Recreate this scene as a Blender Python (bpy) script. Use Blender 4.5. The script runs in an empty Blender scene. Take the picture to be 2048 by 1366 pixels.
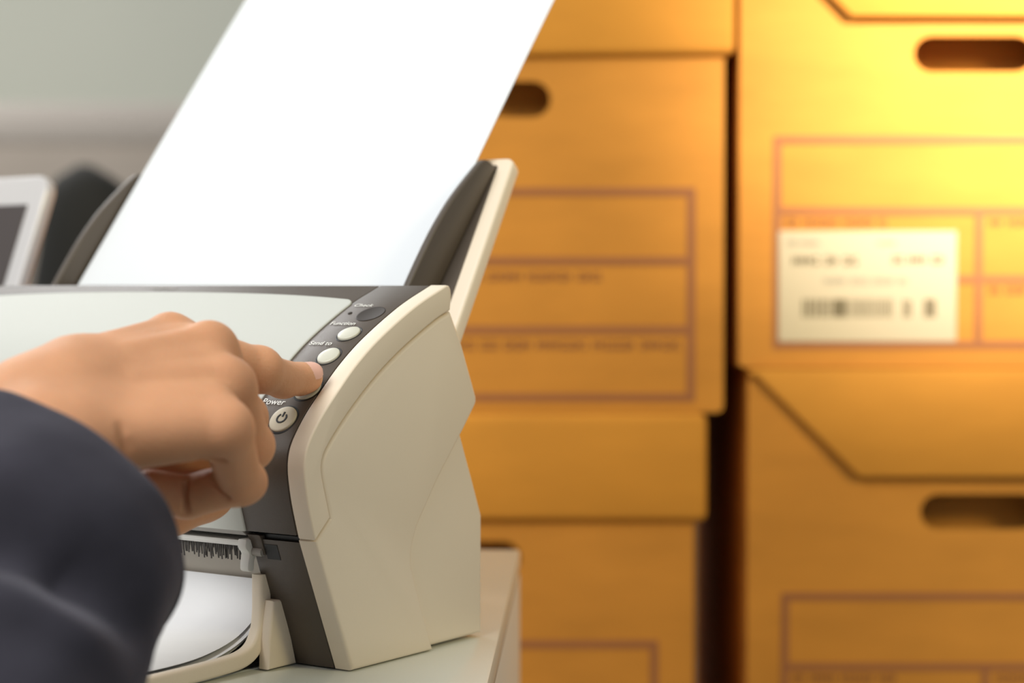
import bpy, bmesh, math, random
import numpy as np
from mathutils import Vector, Matrix
random.seed(7)
S = bpy.context.scene
COL = S.collection
R = math.radians

# ------------------------------------------------------------------ camera, world, lights, exposure
EYE = Vector((0, 0, 0.90))
PITCH = math.atan((683 - 564) / 3900)
cd = bpy.data.cameras.new('camera'); cam = bpy.data.objects.new('camera', cd); COL.objects.link(cam)
cam.location = EYE; cam.rotation_euler = (R(90) - PITCH, 0, 0)
cd.sensor_width = 36; cd.lens = 3900 / 2048 * 36
cd.clip_start = 0.02; cd.clip_end = 40
cd.dof.use_dof = True; cd.dof.focus_distance = 0.755; cd.dof.aperture_fstop = 6.7
S.camera = cam

wd = bpy.data.worlds.new('room_light'); S.world = wd; wd.use_nodes = True
bg = wd.node_tree.nodes['Background']
bg.inputs[0].default_value = (0.92, 0.96, 1.0, 1); bg.inputs[1].default_value = 0.38

def area(name, loc, target, size, power, col, size_y=None):
    d = bpy.data.lights.new(name, 'AREA'); d.energy = power; d.color = col
    d.size = size
    if size_y: d.shape = 'RECTANGLE'; d.size_y = size_y
    o = bpy.data.objects.new(name, d); COL.objects.link(o); o.location = loc
    o.rotation_euler = (Vector(target) - Vector(loc)).to_track_quat('-Z', 'Y').to_euler()
    return o
area('ceiling_panel_light', (-0.75, 0.15, 2.55), (-0.2, 0.85, 0.85), 1.3, 4, (1.0, 0.98, 0.95))
area('front_fill', (-1.2, -0.45, 2.45), (-0.15, 0.8, 0.85), 1.3, 46, (1.0, 0.985, 0.96))  # added soft fill, no real window: lifts the sheet and the hand
area('far_ceiling_panel_light', (-1.6, 3.2, 2.5), (-1.6, 3.4, 0.0), 1.4, 56, (1.0, 0.99, 0.98))
def spot(name, loc, target, power, col, angle, blend=1.0, radius=.04):
    d = bpy.data.lights.new(name, 'SPOT'); d.energy = power; d.color = col
    d.spot_size = R(angle); d.spot_blend = blend; d.shadow_soft_size = radius
    o = bpy.data.objects.new(name, d); COL.objects.link(o); o.location = loc
    o.rotation_euler = (Vector(target) - Vector(loc)).to_track_quat('-Z', 'Y').to_euler()
    return o
# added spots: lens glare in the upper right corner, warm wash on the boxes
spot('corner_glare_spot', (1.15, 0.10, 1.95), (0.47, 1.37, 1.19), 850, (1.0, 0.87, 0.80), 22)  # stands in for the lens flare glow over the upper right box
spot('warm_box_fill', (1.30, -0.10, 1.80), (0.22, 1.37, 1.05), 78, (1.0, 0.85, 0.44), 58, 1.0, .25)  # added warm wash for boxes and scanner side, no real window

vs = S.view_settings
vs.view_transform = 'Standard'; vs.look = 'None'; vs.gamma = 1.0; vs.exposure = 0.0
vs.use_curve_mapping = False

# ------------------------------------------------------------------ materials
def mat(name, col, rough=0.5, spec=0.5, bump=0.0, bscale=200.0, var=0.0, vscale=8.0, sss=0.0, metal=0.0, sheen=0.0, coat=0.0, stretch=None, sssr=(1.0, .35, .2), sscale=.004):
    m = bpy.data.materials.new(name); m.use_nodes = True
    nt = m.node_tree; b = nt.nodes['Principled BSDF']; L = nt.links
    b.inputs['Base Color'].default_value = (*col, 1)
    b.inputs['Roughness'].default_value = rough
    b.inputs['Specular IOR Level'].default_value = spec
    b.inputs['Metallic'].default_value = metal
    if sss:
        b.inputs['Subsurface Weight'].default_value = sss
        b.inputs['Subsurface Radius'].default_value = sssr
        b.inputs['Subsurface Scale'].default_value = sscale
    if sheen:
        b.inputs['Sheen Weight'].default_value = sheen; b.inputs['Sheen Roughness'].default_value = .4
        b.inputs['Sheen Tint'].default_value = (.85, .82, .92, 1)
    if coat:
        b.inputs['Coat Weight'].default_value = coat; b.inputs['Coat Roughness'].default_value = .15
    tc = nt.nodes.new('ShaderNodeTexCoord'); src = tc.outputs['Object']
    if stretch:
        mp = nt.nodes.new('ShaderNodeMapping'); mp.inputs['Scale'].default_value = stretch
        L.new(src, mp.inputs['Vector']); src = mp.outputs['Vector']
    if bump:
        n = nt.nodes.new('ShaderNodeTexNoise'); n.inputs['Scale'].default_value = bscale; n.inputs['Detail'].default_value = 3
        L.new(src, n.inputs['Vector'])
        bp = nt.nodes.new('ShaderNodeBump'); bp.inputs['Strength'].default_value = bump; bp.inputs['Distance'].default_value = .001
        L.new(n.outputs['Fac'], bp.inputs['Height']); L.new(bp.outputs['Normal'], b.inputs['Normal'])
    if var:
        n = nt.nodes.new('ShaderNodeTexNoise'); n.inputs['Scale'].default_value = vscale; n.inputs['Detail'].default_value = 4
        L.new(src, n.inputs['Vector'])
        rp = nt.nodes.new('ShaderNodeValToRGB')
        rp.color_ramp.elements[0].position = .3; rp.color_ramp.elements[1].position = .7
        rp.color_ramp.elements[0].color = (*[c * (1 - var) for c in col], 1)
        rp.color_ramp.elements[1].color = (*[min(1, c * (1 + var)) for c in col], 1)
        L.new(n.outputs['Fac'], rp.inputs['Fac']); L.new(rp.outputs['Color'], b.inputs['Base Color'])
    return m

M = {}
M['cream'] = mat('cream_plastic', (.80, .695, .55), .42, .4, bump=.05, bscale=2500)
M['white'] = mat('white_plastic', (.51, .525, .485), .55, .3, bump=.03, bscale=2500)
M['dark'] = mat('dark_brown_plastic', (.082, .064, .049), .42, .45, bump=.12, bscale=2500)
M['black'] = mat('black_plastic', (.008, .007, .006), .45, .4)
M['gloss'] = mat('dark_display', (.030, .022, .016), .5, .25)
M['ink'] = mat('white_print', (.78, .77, .72), .5)
M['greyprint'] = mat('grey_print', (.33, .31, .28), .5)
M['btn'] = mat('button_plastic', (.56, .555, .46), .35, .4)
M['btnp'] = mat('power_button_plastic', (.50, .455, .35), .4, .4)
M['label_white'] = mat('pale_inner_plastic', (.70, .69, .65), .5, .3)
M['beige'] = mat('beige_inner_plastic', (.50, .45, .38), .5)
M['bristle'] = mat('brush_fibre', (.05, .045, .04), .7)
M['paper'] = mat('white_paper', (.78, .81, .83), .85, .15)
M['paper2'] = mat('tray_paper', (.70, .705, .71), .8, .2, var=.02, vscale=60)
M['table'] = mat('pale_table_laminate', (.64, .66, .585), .25, .45, var=.02, vscale=3)
M['tside'] = mat('cream_table_side', (.66, .62, .55), .5)
M['tgap'] = mat('table_shadow_gap', (.22, .19, .14), .5)  # dark tone for the shadow line under the tabletop
M['card'] = mat('kraft_cardboard', (.59, .25, .040), .8, .2, bump=.15, bscale=60, var=.10, vscale=9, stretch=(1, 1, 3))
M['card2'] = mat('kraft_lid_cardboard', (.62, .27, .038), .8, .2, bump=.15, bscale=60, var=.08, vscale=7, stretch=(1, 1, 3))
M['print'] = mat('purple_print', (.355, .145, .06), .8, .1)
M['print2'] = mat('text_print', (.25, .10, .055), .8, .1)
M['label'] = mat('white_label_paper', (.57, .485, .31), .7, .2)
M['labelink'] = mat('label_ink', (.14, .115, .06), .7, .1)
M['labelink2'] = mat('label_pale_ink', (.42, .38, .28), .7, .1)
M['skin'] = mat('skin', (.64, .325, .175), .55, .28, bump=.22, bscale=900, var=.08, vscale=45, sss=.30, sscale=.0032)
M['nail'] = mat('fingernail', (.80, .46, .36), .42, .35)
M['cloth'] = mat('navy_cloth', (.043, .041, .053), .9, .15, bump=.35, bscale=3200, var=.10, vscale=60, sheen=.25, stretch=(1, 1, 1.6))
M['lining'] = mat('dark_lining', (.02, .02, .026), .8)
M['silver'] = mat('silver_aluminium', (.66, .64, .63), .35, .5, metal=.25)
M['screen'] = mat('dark_screen', (.075, .062, .06), .35, .5)
M['keys'] = mat('black_keys', (.03, .03, .03), .6)
M['chair'] = mat('black_mesh_fabric', (.028, .028, .026), .8, .2)
M['chairp'] = mat('chair_plastic', (.20, .17, .15), .6)
M['wall'] = mat('grey_wall', (.55, .555, .475), .9, .1, var=.03, vscale=1.2)
M['fabric'] = mat('taupe_panel_fabric', (.27, .235, .20), .9, .1, var=.06, vscale=2)
M['rail'] = mat('panel_rail', (.34, .305, .27), .6)
M['floor'] = mat('grey_carpet', (.16, .15, .14), .95, .1, var=.1, vscale=30)
M['ceil'] = mat('white_ceiling', (.75, .75, .73), .9, .1)
M['foot'] = mat('rubber', (.02, .02, .02), .8)

# ------------------------------------------------------------------ helpers
def link(name, me, m, parent=None):
    o = bpy.data.objects.new(name, me); COL.objects.link(o)
    if m is not None: me.materials.append(m)
    if parent is not None: o.parent = parent
    return o
def smooth(me, ang=35):
    me.polygons.foreach_set('use_smooth', [True] * len(me.polygons))
    me.set_sharp_from_angle(angle=R(ang))
def raw(name, verts, faces, m, parent=None, ang=35):
    me = bpy.data.meshes.new(name); me.from_pydata([tuple(v) for v in verts], [], faces); me.update()
    bm = bmesh.new(); bm.from_mesh(me); bmesh.ops.recalc_face_normals(bm, faces=bm.faces); bm.to_mesh(me); bm.free()
    smooth(me, ang)
    return link(name, me, m, parent)
def from_bm(name, bm, m, parent=None, ang=35):
    bmesh.ops.recalc_face_normals(bm, faces=bm.faces)
    me = bpy.data.meshes.new(name); bm.to_mesh(me); bm.free(); smooth(me, ang)
    return link(name, me, m, parent)
def add_box(bm, c, d, bev=0.0, seg=2, mtx=None):
    r = bmesh.ops.create_cube(bm, size=1.0); vs_ = r['verts']
    for v in vs_: v.co = Vector((v.co.x * d[0] + c[0], v.co.y * d[1] + c[1], v.co.z * d[2] + c[2]))
    es = list({e for v in vs_ for e in v.link_edges})
    if bev:
        rr = bmesh.ops.bevel(bm, geom=es, offset=bev, segments=seg, profile=.5, affect='EDGES', clamp_overlap=True)
        vs_ = list({v for f in rr['faces'] for v in f.verts} | {v for v in vs_ if v.is_valid})
    if mtx is not None:
        for v in vs_: v.co = mtx @ v.co
def box(name, c, d, m, parent=None, bev=0.0, seg=2):
    bm = bmesh.new(); add_box(bm, c, d, bev, seg)
    return from_bm(name, bm, m, parent)
def add_prism(bm, poly, f, a, b, bev=0.0, seg=3, bev_ends=(True, True)):
    """poly: list of 2D points; f(a, p, q) -> 3D point; extruded between a and b; rounded at the end outlines"""
    va = [bm.verts.new(f(a, *p)) for p in poly]; vb = [bm.verts.new(f(b, *p)) for p in poly]
    n = len(poly)
    fa = bm.faces.new(va); fb = bm.faces.new(vb[::-1])
    for i in range(n): bm.faces.new((va[i], vb[i], vb[(i + 1) % n], va[(i + 1) % n]))
    bm.normal_update()
    if bev:
        es = []
        if bev_ends[0]: es += list(fa.edges)
        if bev_ends[1]: es += list(fb.edges)
        bmesh.ops.bevel(bm, geom=es, offset=bev, segments=seg, profile=.5, affect='EDGES', clamp_overlap=True)
def prism(name, poly, f, a, b, m, parent=None, bev=0.0, seg=3, ends=(True, True), ang=35):
    bm = bmesh.new(); add_prism(bm, poly, f, a, b, bev, seg, ends)
    return from_bm(name, bm, m, parent, ang)
def crom(pts, k=6):
    P = [np.array(p, float) for p in pts]; out = []
    for i in range(len(P) - 1):
        p0 = P[i - 1] if i else 2 * P[0] - P[1]; p1, p2 = P[i], P[i + 1]
        p3 = P[i + 2] if i + 2 < len(P) else 2 * P[-1] - P[-2]
        for j in range(k):
            t = j / k
            out.append(.5 * ((2 * p1) + (-p0 + p2) * t + (2 * p0 - 5 * p1 + 4 * p2 - p3) * t * t + (-p0 + 3 * p1 - 3 * p2 + p3) * t ** 3))
    out.append(P[-1]); return out
def sweep(name, path, sec, m, parent=None, up=(1, 0, 0), closed=False, ang=40):
    """sec: list of (a, b) in the frame (side, up) along the path"""
    P = [Vector(p) for p in path]; n = len(P); vv = []; ff = []; k = len(sec)
    upv = Vector(up)
    for i in range(n):
        t = (P[min(i + 1, n - 1)] - P[max(i - 1, 0)]).normalized()
        s = t.cross(upv)
        s = s.normalized() if s.length > 1e-6 else Vector((0, 1, 0))
        u2 = s.cross(t).normalized()
        upv = u2
        for a, b in sec: vv.append(P[i] + s * a + u2 * b)
    for i in range(n - 1):
        for j in range(k):
            ff.append((i * k + j, i * k + (j + 1) % k, (i + 1) * k + (j + 1) % k, (i + 1) * k + j))
    ff.append(tuple(range(k))[::-1]); ff.append(tuple(range((n - 1) * k, n * k)))
    return raw(name, vv, ff, m, parent, ang)
def rsec(w, h, r, k=3):
    out = []
    for cx, cy, a0 in ((w / 2 - r, h / 2 - r, 0), (-w / 2 + r, h / 2 - r, 90), (-w / 2 + r, -h / 2 + r, 180), (w / 2 - r, -h / 2 + r, 270)):
        for j in range(k + 1):
            a = R(a0 + 90 * j / k); out.append((cx + r * math.cos(a), cy + r * math.sin(a)))
    return out
def empty(name, loc, rz=0.0):
    o = bpy.data.objects.new(name, None); o.empty_display_size = .05
    COL.objects.link(o); o.location = loc; o.rotation_euler = (0, 0, rz); return o
def tag(o, label, cat, group=None, kind=None):
    if label: o['label'] = label
    if cat: o['category'] = cat
    if group: o['group'] = group
    if kind: o['kind'] = kind
    return o
def structure(o, label, cat):
    return tag(o, label, cat, kind='structure')

# ------------------------------------------------------------------ the room
structure(box('floor', (-0.6, 2.0, -0.05), (7.2, 8.0, 0.1), M['floor']), 'grey carpet floor of the office', 'floor')
structure(box('wall_back', (-0.6, 5.25, 1.35), (7.2, 0.1, 2.7), M['wall']), 'plain greenish grey wall far behind the laptop', 'wall')
structure(box('wall_left', (-4.25, 2.6, 1.35), (0.1, 5.2, 2.7), M['wall']), 'plain grey side wall of the office', 'wall')

# low office partition in front of the far wall
pt = empty('office_partition', (-1.2, 4.2, 0))
tag(pt, 'low taupe fabric office partition with a paler top rail behind the laptop', 'partition')
for i in range(3):
    box('fabric_panel', (-1.25 + i * 1.25, 0, .64), (1.23, .05, 1.12), M['fabric'], pt, .008)
    box('top_rail', (-1.25 + i * 1.25, 0, 1.238), (1.25, .054, .085), M['rail'], pt, .004)
    box('base_rail', (-1.25 + i * 1.25, 0, .045), (1.25, .06, .09), M['rail'], pt, .006)
for i in range(4):
    box('post', (-1.875 + i * 1.25, 0, .63), (.03, .062, 1.26), M['rail'], pt, .004)

# ------------------------------------------------------------------ tables
tb = empty('table', (0.0045, 1.09, 0), R(-2.1))       # origin: back right corner of the table
tag(tb, 'pale grey-green table with cream side panel carrying the scanner', 'table')
TW, TD = 1.40, .48
box('tabletop', (-TW / 2, -TD / 2, .7445), (TW, TD, .011), M['table'], tb, .0015)
box('shadow_gap', (-TW / 2, -TD / 2, .738), (TW - .001, TD - .001, .0022), M['tgap'], tb)  # solid dark strip standing in for the shadow line between top and side
for x_ in (-.018, -TW + .018): box('side_panel', (x_, -TD / 2, .3685), (.036, TD, .737), M['tside'], tb, .0015)
box('back_panel', (-TW / 2, -.03, .45), (TW - .08, .02, .52), M['tside'], tb)
box('front_rail', (-TW / 2, -TD + .02, .69), (TW - .08, .02, .09), M['tside'], tb)
dk = empty('desk', (-1.05, 1.60, 0))
tag(dk, 'pale desk behind the scanner table with the laptop on it', 'desk')
box('desktop', (0, 0, .735), (1.30, .84, .03), M['table'], dk, .003)
for sx in (-1, 1):
    for sy in (-1, 1): box('leg', (sx * .6, sy * .37, .36), (.05, .05, .72), M['silver'], dk, .004)

# ------------------------------------------------------------------ laptop
lp = empty('laptop', (-0.306, 1.05, .7505), R(-40))
tag(lp, 'silver laptop with a dark screen standing open left of the scanner', 'laptop')
box('base', (-.155, -.105, .008), (.31, .215, .015), M['silver'], lp, .004)
bm = bmesh.new()
for r_ in range(5):
    for c_ in range(14): add_box(bm, (-.285 + c_ * .020, -.03 - r_ * .019, .0163), (.017, .016, .0016), .0004, 1)
from_bm('keyboard', bm, M['keys'], lp)['kind'] = 'stuff'
box('touchpad', (-.155, -.165, .016), (.10, .06, .001), M['silver'], lp)
ph = R(70)
hm = Matrix.Translation((0, 0, .016)) @ Matrix.Rotation(ph - R(90), 4, 'X').inverted()
# lid: x -0.31..0, height 0.207 along +z, leaning back (+y)
def lidbox(name, c, d, m, par, bev=0.0, seg=3):
    bm = bmesh.new(); add_box(bm, c, d, bev, seg)
    T = Matrix.Translation((0, 0, .016)) @ Matrix.Rotation(-(R(90) - ph), 4, 'X')
    bmesh.ops.transform(bm, matrix=T, verts=bm.verts)
    return from_bm(name, bm, m, par)
poly = []
for a, b in rsec(.31, .207, .012, 5): poly.append((a - .155, b + .1035))
T = Matrix.Translation((0, 0, .016)) @ Matrix.Rotation(-(R(90) - ph), 4, 'X')
bm = bmesh.new(); add_prism(bm, poly, lambda a, p, q: Vector((p, a, q)), 0, .008, .002, 2)
bmesh.ops.transform(bm, matrix=T, verts=bm.verts)
sl = from_bm('screen_lid', bm, M['silver'], lp)
lidbox('screen', (-.155, -.0004, .1005), (.284, .0012, .176), M['screen'], sl)
bm = bmesh.new()
bmesh.ops.create_cone(bm, cap_ends=True, segments=16, radius1=.006, radius2=.006, depth=.25, matrix=Matrix.Translation((-.155, .004, .014)) @ Matrix.Rotation(R(90), 4, 'Y'))
from_bm('hinge', bm, M['keys'], lp)

# ------------------------------------------------------------------ office chair, seen side-on
ch = empty('office_chair', (-0.566, 2.60, 0), R(8))
tag(ch, 'black office chair seen edge-on behind the laptop, out of focus', 'chair')
pth = [(0, 0, .56), (-.015, 0, .66), (-.02, 0, .78), (.0, 0, .90), (.012, 0, .98), (.010, 0, 1.045)]
pth = [tuple(p) for p in crom(pth, 4)]
bm = bmesh.new()
vv = []; ff = []
sec = rsec(.108, .44, .045, 4)
n_ = len(pth); k_ = len(sec)
for i, p in enumerate(pth):
    s = math.sqrt(max(.04, 1 - .96 * max(0, (i + 1 - n_ * .72) / (n_ * .28)) ** 3))
    for a, b in sec: vv.append((p[0] + a * s, b * (.82 + .18 * s), p[2]))
for i in range(n_ - 1):
    for j in range(k_): ff.append((i * k_ + j, i * k_ + (j + 1) % k_, (i + 1) * k_ + (j + 1) % k_, (i + 1) * k_ + j))
ff += [tuple(range(k_))[::-1], tuple(range((n_ - 1) * k_, n_ * k_))]
bm.free(); raw('backrest', vv, ff, M['chair'], ch, 50)
box('seat', (-.28, 0, .47), (.48, .46, .08), M['chair'], ch, .03, 3)
box('back_bracket', (.02, 0, .50), (.03, .07, .2), M['chairp'], ch, .008)
for s in (-1, 1):
    a_ = box('armrest', (-.22, s * .27, .70), (.24, .07, .03), M['chairp'], ch, .012)
    box('armrest_post', (-.22, s * .265, .57), (.05, .03, .24), M['chairp'], a_, .006)
bm = bmesh.new(); bmesh.ops.create_cone(bm, cap_ends=True, segments=20, radius1=.03, radius2=.025, depth=.34, matrix=Matrix.Translation((-.26, 0, .26)))
from_bm('gas_column', bm, M['chairp'], ch)
for i in range(5):
    a = R(72 * i)
    bm = bmesh.new(); add_box(bm, (.16, 0, .075), (.32, .045, .03), .008, 2, Matrix.Translation((-.26, 0, 0)) @ Matrix.Rotation(a, 4, 'Z'))
    l_ = from_bm('base_leg', bm, M['chairp'], ch)
    bm = bmesh.new()
    bmesh.ops.create_cone(bm, cap_ends=True, segments=16, radius1=.03, radius2=.03, depth=.04, matrix=Matrix.Translation((-.26 + .3 * math.cos(a), .3 * math.sin(a), .03)) @ Matrix.Rotation(R(90), 4, 'X'))
    from_bm('caster', bm, M['keys'], l_)

# ------------------------------------------------------------------ archive boxes
BY = 1.37; MM = BY / 3900          # metres per photo pixel on the plane of the box fronts
def bx(px): return (px - 1024) * MM
def bz(py): return .90 - (py - 564) * MM
def stadium(cx, cz, w, h, k=8):
    out = []
    for i in range(k + 1):
        a = R(-90 + 180 * i / k); out.append((cx + w / 2 - h / 2 + h / 2 * math.cos(a), cz + h / 2 * math.sin(a)))
    for i in range(k + 1):
        a = R(90 + 180 * i / k); out.append((cx - w / 2 + h / 2 + h / 2 * math.cos(a), cz + h / 2 * math.sin(a)))
    return out
def front_panel(w, h, hole, m, par, t=.005):
    """front wall of a box: rounded outline, real hand hole cut through its thickness; front face at y = 0"""
    outer = [(a, b + h / 2) for a, b in rsec(w, h, .004, 2)]
    bm = bmesh.new()
    def ring(pts, y): return [bm.verts.new((p[0], y, p[1])) for p in pts]
    o0, i0 = ring(outer, 0), ring(hole, 0); o1, i1 = ring(outer, t), ring(hole, t)
    for O, I in ((o0, i0), (o1, i1)):
        es = []
        for L_ in (O, I):
            for i in range(len(L_)): es.append(bm.edges.new((L_[i], L_[(i + 1) % len(L_)])))
        bmesh.ops.triangle_fill(bm, use_beauty=True, edges=es)
    for A, B in ((o0, o1), (i0, i1)):
        for i in range(len(A)): bm.faces.new((A[i], A[(i + 1) % len(A)], B[(i + 1) % len(A)], B[i]))
    return from_bm('front_panel', bm, m, par)
def decals(name, rects, m, par, y=-.0006):
    bm = bmesh.new()
    for x0, z0, x1, z1 in rects: add_box(bm, ((x0 + x1) / 2, y / 2, (z0 + z1) / 2), (abs(x1 - x0), abs(y), abs(z1 - z0)))
    o = from_bm(name, bm, m, par)
    if 'text' in name: o['kind'] = 'stuff'
    return o
def words(x0, x1, zc, h, rnd, gap=.35):
    """illegible small print: uneven strokes in word-length runs"""
    out = []; x = x0
    while x < x1 - .003:
        nl = rnd.randint(3, 9)
        for _ in range(nl):
            w = h * rnd.uniform(.3, .55)
            if x + w > x1: break
            if rnd.random() < .5: out.append((x, zc - h / 2, x + w * .45, zc + h / 2)); out.append((x + w * .45, zc - h * .1, x + w, zc + h * .15))
            else: out.append((x, zc - h / 2, x + w, zc - h * .15)); out.append((x, zc + h * .2, x + w * .8, zc + h / 2))
            x += w + h * .18
        x += h * gap * 1.6
    return out
BW, BH, BD = 932 * MM, 910 * MM, .42
def archive_box(cx_px, top_px, label, group, lid_kind, top_of_lid=True, rz=0.0, form=None, hole=True, lidw=940, warp=0.0):
    """origin: centre of the front face at the base of the box"""
    zb = bz(top_px + 910)
    b = empty('archive_box', (bx(cx_px), BY, zb), rz)
    tag(b, label, 'box', group)
    h = BH - .004
    hz = BH - 285 * MM
    front_panel(BW, h, stadium(0, hz, 240 * MM, 72 * MM), M['card'], b)
    bm = bmesh.new()
    add_box(bm, (0, .034 + (BD - .034) / 2, h / 2), (BW - .001, BD - .034, h), .003, 2)
    for s in (-1, 1): add_box(bm, (s * (BW / 2 - .004), .0195, h / 2), (.0075, .029, h - .002))
    for zz in (.004, h - .004): add_box(bm, (0, .0195, zz), (BW - .02, .029, .0075))
    from_bm('carton', bm, M['card'], b)
    px = lambda v: v * MM
    if lid_kind == 'cap':
        w2, d2, hh = lidw * MM, BD + .012, 218 * MM
        bm = bmesh.new(); add_box(bm, (0, BD / 2, BH + .003 - hh / 2), (w2, d2, hh), .006, 3)
        for v in bm.verts:
            if v.co.z < BH - hh * .6 and v.co.y < BD / 2 and v.co.x > 0: v.co.z += warp * (v.co.x / (w2 / 2)) ** 2
        from_bm('lid', bm, M['card2'], b, 50)
    else:
        bm = bmesh.new()
        t0, t1 = BH + .001, BH - 213 * MM
        xl = BW / 2 - .004
        pl = [(-xl, t0 - .004), (-xl + .004, t0), (xl - .004, t0), (xl, t0 - .004), (xl - 208 * MM, t1), (-xl + 208 * MM, t1)]
        def f(a, p, q): return Vector((p, a - (BH - q) * .03, q))
        add_prism(bm, pl, f, -.0055, -.0012, .0018, 2, (True, False))
        add_box(bm, (0, BD / 2 - .002, BH - .0018), (BW, BD + .006, .005), .002, 2)
        from_bm('flap_lid', bm, M['card2'], b)
    if form: form(b)
    return b
rnd = random.Random(3)
def frame_rects(X, Z, x0, y0, x1, y1, t, mids):
    out = [(X(x0), Z(y0), X(x1), Z(y0 + t)), (X(x0), Z(y1 - t), X(x1), Z(y1)), (X(x0), Z(y0 + t), X(x0 + t), Z(y1 - t)), (X(x1 - t), Z(y0 + t), X(x1), Z(y1 - t))]
    for m_ in mids: out.append((X(x0 + t), Z(m_), X(x1 - t), Z(m_ + t)))
    return out
def form_mid(b):
    X = lambda v: (v - 984) * MM
    Z = lambda v: BH - (v + 85) * MM
    rects = frame_rects(X, Z, 576, 376, 1393, 803, 16, (514, 652))
    decals('printed_form', rects, M['print'], b)
    decals('form_text', words(X(640), X(1205), Z(553), 17 * MM, rnd) + words(X(640), X(1382), Z(690), 18 * MM, rnd), M['print2'], b)
def form_low(b):
    X = lambda v: (v - 922) * MM
    Z = lambda v: BH - (v - 835) * MM
    rects = frame_rects(X, Z, 530, 1284, 1318, 1705, 16, (1424, 1560))
    decals('printed_form', rects, M['print'], b)
def form_right(x0, top):
    def fn(b):
        X = lambda v: (v - 466) * MM
        Z = lambda v: BH - v * MM
        rects = frame_rects(X, Z, 68, 448, 864, 872, 15, (590, 726)) + [(X(472), Z(605), X(486), Z(726)), (X(472), Z(741), X(486), Z(857))]
        decals('printed_form', rects, M['print'], b)
        decals('form_text', words(X(92), X(300), Z(620), 15 * MM, rnd) + words(X(500), X(700), Z(620), 15 * MM, rnd) + words(X(500), X(760), Z(755), 15 * MM, rnd) + words(X(92), X(380), Z(755), 15 * MM, rnd), M['print2'], b)
    return fn
boxL1 = archive_box(981, -85, 'orange cardboard archive box with overhanging lid directly behind the scanner, top of its stack', 'cardboard archive boxes stacked behind the scanner', 'cap', form=form_mid, lidw=972, warp=.004)
boxL2 = archive_box(922, 835, 'orange cardboard archive box low behind the table edge, its lid under the box above', 'cardboard archive boxes stacked behind the scanner', 'cap', form=form_low, lidw=984)
boxR1 = archive_box(1944, -175, 'bright orange archive box bearing a white barcode label', 'cardboard archive boxes stacked behind the scanner', 'flap', form=form_right(1478, -175))
boxR2 = archive_box(1963, 740, 'orange archive box with slanted front flap under the barcode-labelled box', 'cardboard archive boxes stacked behind the scanner', 'flap', form=form_right(1497, 740))
# lower boxes that carry the stacks (below the frame)
for cxp, src, nm in ((930, boxL2, 'left'), (1963, boxR2, 'right')):
    ztop = src.location.z
    c = empty('archive_box', (bx(cxp), BY + .002, 0))
    tag(c, 'plain archive box at the foot of the %s stack' % ('lidded' if nm == 'left' else 'flap-topped'), 'box', 'cardboard archive boxes stacked behind the scanner')
    box('carton', (0, BD / 2, ztop / 2), (BW - .01, BD, ztop - .001), M['card'], c, .004)
    box('lid', (0, BD / 2, ztop - .035), (BW + .006, BD + .01, .068), M['card2'], c, .004)
# barcode label stuck on the upper right box
X = lambda v: (v - 1944) * MM
Z = lambda v: BH - (v + 175) * MM
lab = box('barcode_label', ((X(1557) + X(1912)) / 2, -.0008, (Z(462) + Z(683)) / 2), (355 * MM, .0006, 221 * MM), M['label'], boxR1)
bm = bmesh.new(); r2 = random.Random(11)
def bar(x0, x1, z0, z1): add_box(bm, ((X(x0) + X(x1)) / 2, -.00125, (Z(z0) + Z(z1)) / 2), (abs(X(x1) - X(x0)), .0003, abs(Z(z0) - Z(z1))))
x = 1605
while x < 1785:
    w = r2.choice((2, 2, 3, 5)) if not 1660 < x < 1682 else 6
    bar(x, x + w, 598, 634); x += w + (r2.choice((3, 4, 5)) if not 1660 < x < 1682 else 1.5)
x = 1806
while x < 1824: bar(x, x + 3, 600, 634); x += 6
x = 1848
while x < 1872: bar(x, x + 4, 598, 634); x += 6
from_bm('barcode', bm, M['labelink'], lab)['kind'] = 'stuff'
def lwords(x0, x1, y, hpx, m):
    o = decals('label_text', words(X(x0), X(x1), Z(y), hpx * MM, r2), m, lab); o.location.y = -.0011
lwords(1585, 1722, 521, 17, M['labelink']); lwords(1784, 1890, 519, 15, M['labelink']); lwords(1648, 1818, 561, 11, M['labelink2']); lwords(1575, 1650, 485, 9, M['labelink2']); lwords(1755, 1800, 485, 8, M['labelink2'])

# ------------------------------------------------------------------ the scanner
P0 = np.array([-0.06686655, 0.73661884, -0.15])
PSI = R(34)
Uw = np.array([math.cos(PSI), -math.sin(PSI), 0]); Vw = np.array([math.sin(PSI), math.cos(PSI), 0])
UC, VC = -150.0, 40.0
base = P0 + Uw * UC / 1000 + Vw * VC / 1000
SC = empty('document_scanner', (base[0], base[1], .75), -PSI)
tag(SC, 'cream and dark brown desktop document scanner on the table, being operated', 'scanner')
def prismmm(name, poly, f, a, b, m, parent=None, bev=0.0, seg=3, ends=(True, True), ang=35):
    return prism(name, poly, f, a, b, m, parent, bev / 1000, seg, ends, ang)
def sp(u, v, w): return Vector(((u - UC) / 1000, (v - VC) / 1000, w / 1000))
PROF = crom([(72, 148.7), (66.5, 146.6), (57, 143), (47.5, 138.8), (34.3, 132), (22.3, 125), (11.5, 117.3), (2.8, 109.8), (-6.4, 101.3), (-12.5, 94.5), (-16.2, 89), (-17.8, 84), (-17.9, 78), (-16, 67.5), (-12.2, 54.5)], 6)
PROF = [np.array(p) for p in PROF]
def pnorm(i):
    t = PROF[max(i - 1, 0)] - PROF[min(i + 1, len(PROF) - 1)]; t /= np.linalg.norm(t)
    return np.array([-t[1], t[0]])      # outward (front / up)
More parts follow.
